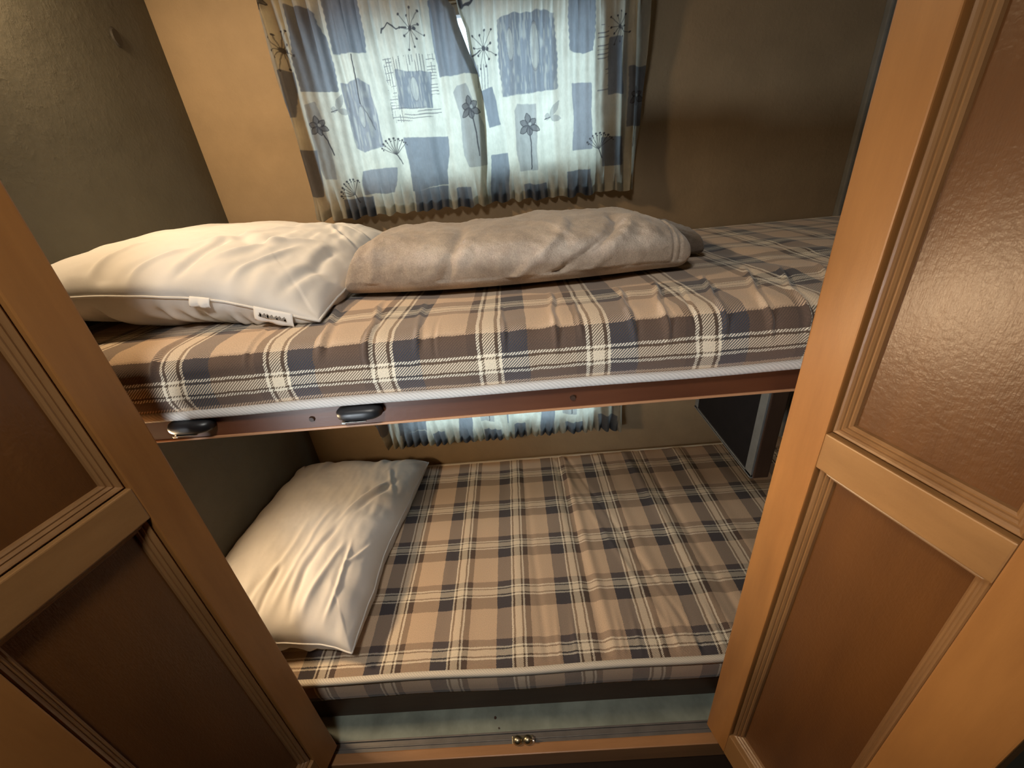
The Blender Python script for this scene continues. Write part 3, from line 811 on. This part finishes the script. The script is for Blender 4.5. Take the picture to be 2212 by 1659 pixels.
def pattern(x, z):
    wx = x+.03*noise(x*4, z*4, 90)+.008*noise(x*25, z*25, 91); wz = z+.03*noise(x*4, z*4, 92)+.008*noise(x*30, z*30, 93)
    col = np.repeat(np.repeat(GROUND[None, None], x.shape[0], 0), x.shape[1], 1).copy()
    col *= (1+.10*fbm(x*8, z*8, 94))[..., None]
    s = .008
    def put(mask, c):
        nonlocal col
        col = col*(1-mask[..., None])+np.asarray(c)*mask[..., None]
    for k, pts in SH.items():
        sd = poly_sd(wx, wz, pts)-.015
        if k in ('B', 'J', 'K', 'A'): sd = sd-.012*np.sin(z*75)*(np.abs(x-x.mean()) > 0)*.4
        c = PALE if k in ('F', 'M', 'I') else PATCH2 if k in ('C', 'L', 'H') else PATCH
        tex = 1+.25*noise(x*60, z*14, 95)+.2*noise(x*9, z*60, 96)
        put((1-sst(-s, s, sd))*.96, c)
        if k in ('J', 'D', 'C'):
            put((1-sst(-s, s, sd))*.35*np.clip(noise(x*50, z*9, 97)*3, 0, 1), GROUND)
    # frayed weave border round patch D
    cx0, cx1, cz0, cz1 = .60, 1.42, 7.28, 8.14
    fr = (x > cx0) & (x < cx1) & (z > cz0) & (z < cz1) & (poly_sd(wx, wz, SH['D']) > 0)
    vert = (np.sin(x*150+8*noise(z*3, x*3, 98)) > .55) & (noise(x*40, z*5, 99) > -.05) & ((z > 7.9) | (x < .78))
    hor = (np.sin(z*140+8*noise(z*3, x*3, 100)) > .6) & (noise(x*5, z*40, 101) > -.02) & ((z < 7.5) | (x > 1.28) | (x < .74))
    put((fr & (vert | hor)).astype(float)*.75, INK*1.6)
    # second frayed patch at the far right of the panel
    fr = (x > 4.0) & (x < 4.16) & (z > 7.4) & (z < 8.3)
    put((fr & (np.sin(z*120) > .5) & (noise(x*6, z*30, 102) > 0)).astype(float)*.8, INK*2)
    fr = (x > 2.06) & (x < 2.25) & (z > 7.62) & (z < 7.95)
    put((fr & (np.sin(x*130+5*noise(z*4, x, 5)) > .4)).astype(float)*.6, INK*2)
    # lens shaped pale seed outlines inside the patches
    for cx, cz, a_, b_ in [(1.05, 7.7, .06, .16), (2.62, 8.15, .05, .2), (3.0, 8.1, .07, .3), (.12, 7.4, .05, .15)]:
        e = ((x-cx)/a_)**2+((z-cz)/b_)**2
        put((e < 1)*.35, GROUND); put((np.abs(e-1) < .14)*.4, INK*1.5)
    def line(a, b_, w=.009, st=1.0):
        put((1-sst(w*.6, w*1.4, seg_d(wx, wz, a, b_)))*st, INK)
    def dot(cx, cz, r): put(1-sst(r*.7, r*1.2, np.hypot(wx-cx, wz-cz)), INK)
    # seed-head bursts
    for cx, cz, sc in [(1.14, 8.45, 1), (2.21, 8.15, 1), (-.88, 8.36, 1), (4.3, 8.2, .8)]:
        dot(cx, cz, .035*sc); dot(cx+.06*sc, cz-.01, .025*sc)
        for k in range(11):
            a = k*2*math.pi/11+.25; L = (.16+.10*((k*5) % 3)/2)*sc
            line((cx, cz), (cx+L*.7*math.cos(a), cz+L*math.sin(a)), .006, .7)
            dot(cx+L*.75*math.cos(a), cz+L*1.08*math.sin(a), .017*sc)
    line((1.08, 8.47), (.92, 8.45), .009); line((.92, 8.45), (.80, 8.52), .009); line((.80, 8.52), (.68, 8.49), .009); line((.68, 8.49), (.66, 8.44), .009)
    line((2.15, 8.13), (2.0, 8.05), .009)
    # umbels
    for cx, cz, sc, tilt in [(.51, 6.94, 1, .3), (-.35, 6.39, 1, 1.2), (3.98, 6.72, 1, .1)]:
        bx, bz = cx+.05, cz-.12
        line((bx, bz), (bx+.06, bz-.14), .008)
        for k in range(8):
            a = math.radians(35+k*16)+tilt*.5
            ex, ez = bx+.24*sc*math.cos(a), bz+.24*sc*math.sin(a)
            line((bx, bz), (ex, ez), .006, .8); dot(ex, ez, .018); dot(ex+.02, ez-.03, .012)
    # big flowers with stems
    for cx, cz, r, stem in [(2.84, 7.05, .19, (2.84, 6.40)), (1.90, 7.36, .17, (1.97, 6.68)), (-.62, 7.32, .16, (-.5, 6.9)), (-1.03, 8.93, .12, (-1.0, 8.8)), (4.62, 7.3, .15, (4.6, 6.6))]:
        line((cx+.01, cz-.03), ((cx+stem[0])/2+.03, (cz+stem[1])/2), .010); line(((cx+stem[0])/2+.03, (cz+stem[1])/2), stem, .010)
        for k in range(6):
            a = math.pi/2+k*math.pi/3+.15
            pd = petal(wx, wz, cx, cz, a, r*(1 if k % 2 == 0 else .85), r*.25)
            put((pd < 0)*.78, INK*1.3); put((np.abs(pd) < .007)*.8, INK*.7)
        dot(cx, cz, .02); put(1-sst(.02, .03, np.hypot(wx-cx-.02, wz-cz-.02)), PALE)
    # leaves
    for cx, cz in [(-.27, 7.52), (3.22, 7.15)]:
        for a, L in [(1.05, .26), (-.25, .18), (2.9, .10)]:
            put((petal(wx, wz, cx, cz, a, L, .05) < 0)*.75, PALE*.9)
        line((cx-.1, cz-.02), (cx, cz), .006)
    line((.17, 8.21), (.14, 7.6), .010); line((.14, 7.6), (.3, 7.2), .008, .6)
    line((1.93, 8.66), (2.03, 8.68), .016); line((2.03, 8.68), (2.10, 8.75), .016); line((2.1, 8.75), (2.14, 8.85), .016); line((1.93, 8.66), (1.9, 8.85), .03)
    return np.clip(col, .015, .9)

def interp(z, tab):
    t = sorted([(b_, a) for a, b_ in tab]); zz = [q[0] for q in t]; xx = [q[1] for q in t]
    return np.interp(z, zz, xx)
LEDGE = [(1.70, 9.1), (1.61, 8.86), (1.84, 8.59), (1.87, 8.4), (1.99, 8.05), (2.08, 7.82), (2.13, 7.48), (2.13, 7.06), (2.09, 6.56), (1.98, 5.86)]
REDGE = [(1.84, 9.1), (1.85, 8.84), (1.885, 8.59), (1.96, 8.39), (1.985, 8.1), (1.99, 7.8), (1.98, 5.8)]
def curtain(name, xl, xr, ztop, zbot, y0, seed, res, label, left, dz=0, dxp=0, hemside=None):
    """xl, xr: functions of z giving the side edges"""
    nz = int((ztop-zbot)*res); zz = np.linspace(zbot, ztop, nz)
    wmax = max(float(xr(np.array(zz)).max()-xl(np.array(zz)).min()), .5)
    nx = int(wmax*res)
    s = np.linspace(0, 1, nx)
    Sg, Zg = np.meshgrid(s, zz, indexing='ij')
    L = xl(Zg); R = xr(Zg)
    X = L+(R-L)*Sg
    hb = Zg-zbot; ht = ztop-Zg
    gb = np.exp(-(hb/.30)**2); gt = np.exp(-(ht/.55)**2)
    ph = X*1.0+.06*noise(X*2, Zg*1.2, seed)
    pl = np.abs(np.sin(ph*19+2.2*noise(X*2.2, Zg*.5, seed+1)))**.8
    Y = y0+.055*gb-.035-.16*gb*pl-.09*gt*np.abs(np.sin(ph*17+1.5*noise(X*3, 0*X, seed+8)))
    # long hanging folds
    longf = .045*np.sin(ph*7.5+1.4*noise(X*.9, Zg*.4, seed+2))+.022*np.sin(ph*17+2*noise(X, Zg*.6, seed+3))
    Y = Y-(longf+.045)*(1-gb*.5)
    Y = Y-.030*np.sin(ph*38+2.5*noise(X*1.3, Zg*.5, seed+12))*(.35+.9*sst(6.8, 9, Zg))*(noise(X*2.1, Zg*.4, seed+13)+.75)
    Y = Y-.03*fbm(X*2.5, Zg*1.6, seed+4)-.008*fbm(X*9, Zg*7, seed+6)
    # deeper gathered folds at the outer sides
    outer = sst(4.05, 4.3, X)+(1-sst(-.9, -.55, X))
    Y = Y-outer*(.06+.07*np.sin(X*24+1.5*noise(Zg*.8, X, seed+9)))
    # free inner edge billows forward
    if left: Y = Y-.10*sst(.86, 1.0, Sg)*sst(0, .8, hb)
    Z = Zg+.05*gb*(noise(X*9, 0*X, seed+5)+np.sin(X*21)*.35)
    C = pattern(X+dxp, Zg+dz)
    # hemmed inner edge is two layers of cloth, warmer and denser
    V = np.stack([X, Y, Z], -1).reshape(-1, 3)
    F = grid_faces(nx, nz); c = C.reshape(-1, 3)
    vs, fs, cs = [V], [F], [c]; off = len(V)
    if hemside is not None:
        w = hemside
        k = max(4, int(w*res*.5)); sl = slice(nx-k*2, nx, 2) if left else slice(0, k*2, 2)
        X2 = X[sl]; Y2 = Y[sl]+.02; Z2 = Z[sl]
        V2 = np.stack([X2, Y2, Z2], -1).reshape(-1, 3); vs.append(V2); fs.append(grid_faces(X2.shape[0], nz, off)); cs.append(C[sl].reshape(-1, 3)*0+GROUND*.75); off += len(V2)
    # bottom hem: a second layer
    k = int(.16*res); sl = slice(0, k)
    V2 = np.stack([X[::2, sl], Y[::2, sl]+.018, Z[::2, sl]], -1).reshape(-1, 3)
    vs.append(V2); fs.append(grid_faces(X[::2].shape[0], k, off)); cs.append(C[::2, sl].reshape(-1, 3))
    me = np_mesh(name, np.concatenate(vs), np.concatenate(fs), None, np.concatenate(cs))
    o = link(name, me, M['curtain'], base=(float((L.mean()+R.mean())/2), y0, zbot))
    return tag(o, label, 'curtain', None)
YC = YB-.10
lft = lambda z: -1.07+.04*np.sin(z*2.1)
rgt = lambda z: 4.74+.03*np.sin(z*1.7)-.10*(1-sst(5.9, 7.0, z))
curtain('curtain', lft, lambda z: interp(z, LEDGE), 8.98, 5.90, YC-.09, 200, 170, 'left printed curtain panel at the upper window, above the pillow', True, hemside=.14)
curtain('curtain', lambda z: interp(z, REDGE), rgt, 8.98, 5.92, YC, 230, 170, 'right printed curtain panel at the upper window, its outer folds in shadow', False, hemside=.06)
l2 = lambda z: -1.22+.30*(1-sst(.75, 1.6, z))*.9
curtain('curtain', l2, lambda z: 1.95+0*z, 3.45, .76, YC-.04, 260, 90, 'left panel of the lower window curtain, tan flap at its outer corner', True, dz=5.12, dxp=1.32)
curtain('curtain', lambda z: 1.93+0*z, lambda z: 4.62+0*z, 3.45, .76, YC, 290, 90, 'right panel of the lower window curtain, beneath the upper bunk rail', False, dz=5.12, dxp=-.6)

# ------------------------------------------------------------------ small things
def disc(name, c, r, axis, mat_, label, cat, sy=1, depth=.02, group=None):
    bm = bmesh.new()
    rot = {'x': Matrix.Rotation(math.pi/2, 4, 'Y'), 'y': Matrix.Rotation(math.pi/2, 4, 'X'), 'z': Matrix.Identity(4)}[axis]
    bmesh.ops.create_cone(bm, cap_ends=True, segments=24, radius1=r, radius2=r*.8, depth=depth, matrix=rot)
    for v in bm.verts:
        if axis == 'x': v.co.z *= sy
        v.co += Vector(c)
    return tag(link(name, fin(name, bm), mat_, base=c), label, cat, group)
disc('wall_cap', (XL+.012, -.26, 8.55), .085, 'x', M['hole'], 'small dark oval cap on the left wall above the pillow', 'cap', 1.4)
disc('screw_head', (1.52, -4.43, -1.075), .022, 'z', M['plug'], 'larger dark screw head on the grey-green step left of the brass catch', 'screw')
disc('screw_head', (1.58, -4.57, -1.075), .013, 'z', M['plug'], 'tiny dark screw head at the front edge of the step, beside the metal strip', 'screw')

bc = empty('ball_catch', (1.94, -4.76, -1.05), 'brass double ball catch on the threshold between the doors', 'catch')
link('catch_plate', boxes('catch_plate', [(1.78, 2.10, -4.83, -4.68, -1.085, -1.062)], .008), M['brass'], bc)
for dx in (-.074, .074):
    bm = bmesh.new()
    bmesh.ops.create_uvsphere(bm, u_segments=24, v_segments=14, radius=.072)
    for v in bm.verts: v.co = Vector((v.co.x+1.94+dx, v.co.y*.9-4.755, v.co.z*.95-1.035))
    link('catch_ball', fin('catch_ball', bm, sm=True), M['brass'], bc)
link('catch_tongue', boxes('catch_tongue', [(2.085, 2.12, -4.79, -4.73, -1.065, -.985)], .008), M['chrome'], bc)

# ------------------------------------------------------------------ lamps
def area(name, loc, target, size, power, color, spread=180, sy=None):
    l = bpy.data.lights.new(name, 'AREA'); l.energy = power; l.color = color; l.size = size*P
    l.spread = math.radians(spread)
    if sy: l.shape = 'RECTANGLE'; l.size_y = sy*P
    o = bpy.data.objects.new(name, l); COL.objects.link(o); o.location = W(*loc)
    d = W(*target)-W(*loc); o.rotation_euler = d.to_track_quat('-Z', 'Y').to_euler()
    return o
def spot(name, loc, target, power, color, ang, blend, rad):
    l = bpy.data.lights.new(name, 'SPOT'); l.energy = power; l.color = color
    l.spot_size = math.radians(ang); l.spot_blend = blend; l.shadow_soft_size = rad*P
    o = bpy.data.objects.new(name, l); COL.objects.link(o); o.location = W(*loc)
    d = W(*target)-W(*loc); o.rotation_euler = d.to_track_quat('-Z', 'Y').to_euler()
    return o
WARM = (1.0, .72, .43); COOL = (.70, .86, 1.0)
area('upper_bunk_lamp', (XL+.30, -2.9, 9.6), (XL+1.9, -1.1, 6.6), .5, 4.6, WARM, 150)
area('lower_bunk_lamp', (XL+.02, -3.85, 3.45), (XL+3, -3.80, 3.45), .5, 5.6, WARM)
area('side_room_window', (-3.4, -12.0, 2.4), (1.5, -4.3, 3.7), 2.2, 1.5, (.86, .94, 1.0), 48, 1.2)
area('door_fill', (-9.5, -9.9, 4.6), (4.5, -4.9, 4.3), 1.2, .38, (1.0, .80, .55), 22)  # added fill light, narrowed to lift only the right door
area('passage_fill', (1.0, -8.6, 10.4), (1.5, -5.0, 4.0), 1.2, 4.6, (1.0, .96, .89), 120)  # added overhead fill for the step, mattress tops and blanket

# daylight outside: an overcast sky
wd = bpy.data.worlds.new('sky'); bpy.context.scene.world = wd; wd.use_nodes = True
nt = wd.node_tree; bg = nt.nodes['Background']
tc = nt.nodes.new('ShaderNodeTexCoord'); sp = nt.nodes.new('ShaderNodeSeparateXYZ'); nt.links.new(tc.outputs['Generated'], sp.inputs[0])
r = ramp(nt, mathn(nt, 'ADD', mathn(nt, 'MULTIPLY', sp.outputs[2], .5), .5), [(.35, (.30, .38, .46)), (.5, (.60, .82, .93)), (.8, (.66, .90, 1.0))])
nt.links.new(r, bg.inputs[0]); bg.inputs[1].default_value = 4.0
for (x0, x1, z0, z1) in WIN:
    o = area('sky_portal', ((x0+x1)/2, YB+.4, (z0+z1)/2), ((x0+x1)/2, YB-3, (z0+z1)/2), x1-x0, 1, (1, 1, 1), 180, z1-z0)
    o.data.cycles.is_portal = True

# ------------------------------------------------------------------ camera
pi_, ro, ya = .4858, -.0983, -.0325
cy, sy = math.cos(ya), math.sin(ya)
f = Vector((sy, cy, 0)); r_ = Vector((cy, -sy, 0)); u = Vector((0, 0, 1))
f2 = f*math.cos(pi_)-u*math.sin(pi_); u2 = u*math.cos(pi_)+f*math.sin(pi_)
r3 = r_*math.cos(ro)+u2*math.sin(ro); u3 = -r_*math.sin(ro)+u2*math.cos(ro)
cam = bpy.data.cameras.new('camera'); co = bpy.data.objects.new('camera', cam); COL.objects.link(co)
mtx = Matrix((( r3.x, u3.x, -f2.x, 0), (r3.y, u3.y, -f2.y, 0), (r3.z, u3.z, -f2.z, 0), (0, 0, 0, 1)))
mtx.translation = W(2.3993, -7.7513, 6.5259)
co.matrix_world = mtx
cam.sensor_width = 36; cam.lens = 36*900.7/2212; cam.clip_start = .01; cam.clip_end = 100
sc = bpy.context.scene
sc.camera = co
sc.view_settings.view_transform = 'Standard'; sc.view_settings.look = 'None'
sc.view_settings.exposure = 0; sc.view_settings.gamma = 1; sc.view_settings.use_curve_mapping = False
sc.cycles.use_denoising = True
sc.cycles.max_bounces = 8; sc.cycles.diffuse_bounces = 5; sc.cycles.sample_clamp_indirect = 4
sc.cycles.caustics_reflective = False; sc.cycles.caustics_refractive = False
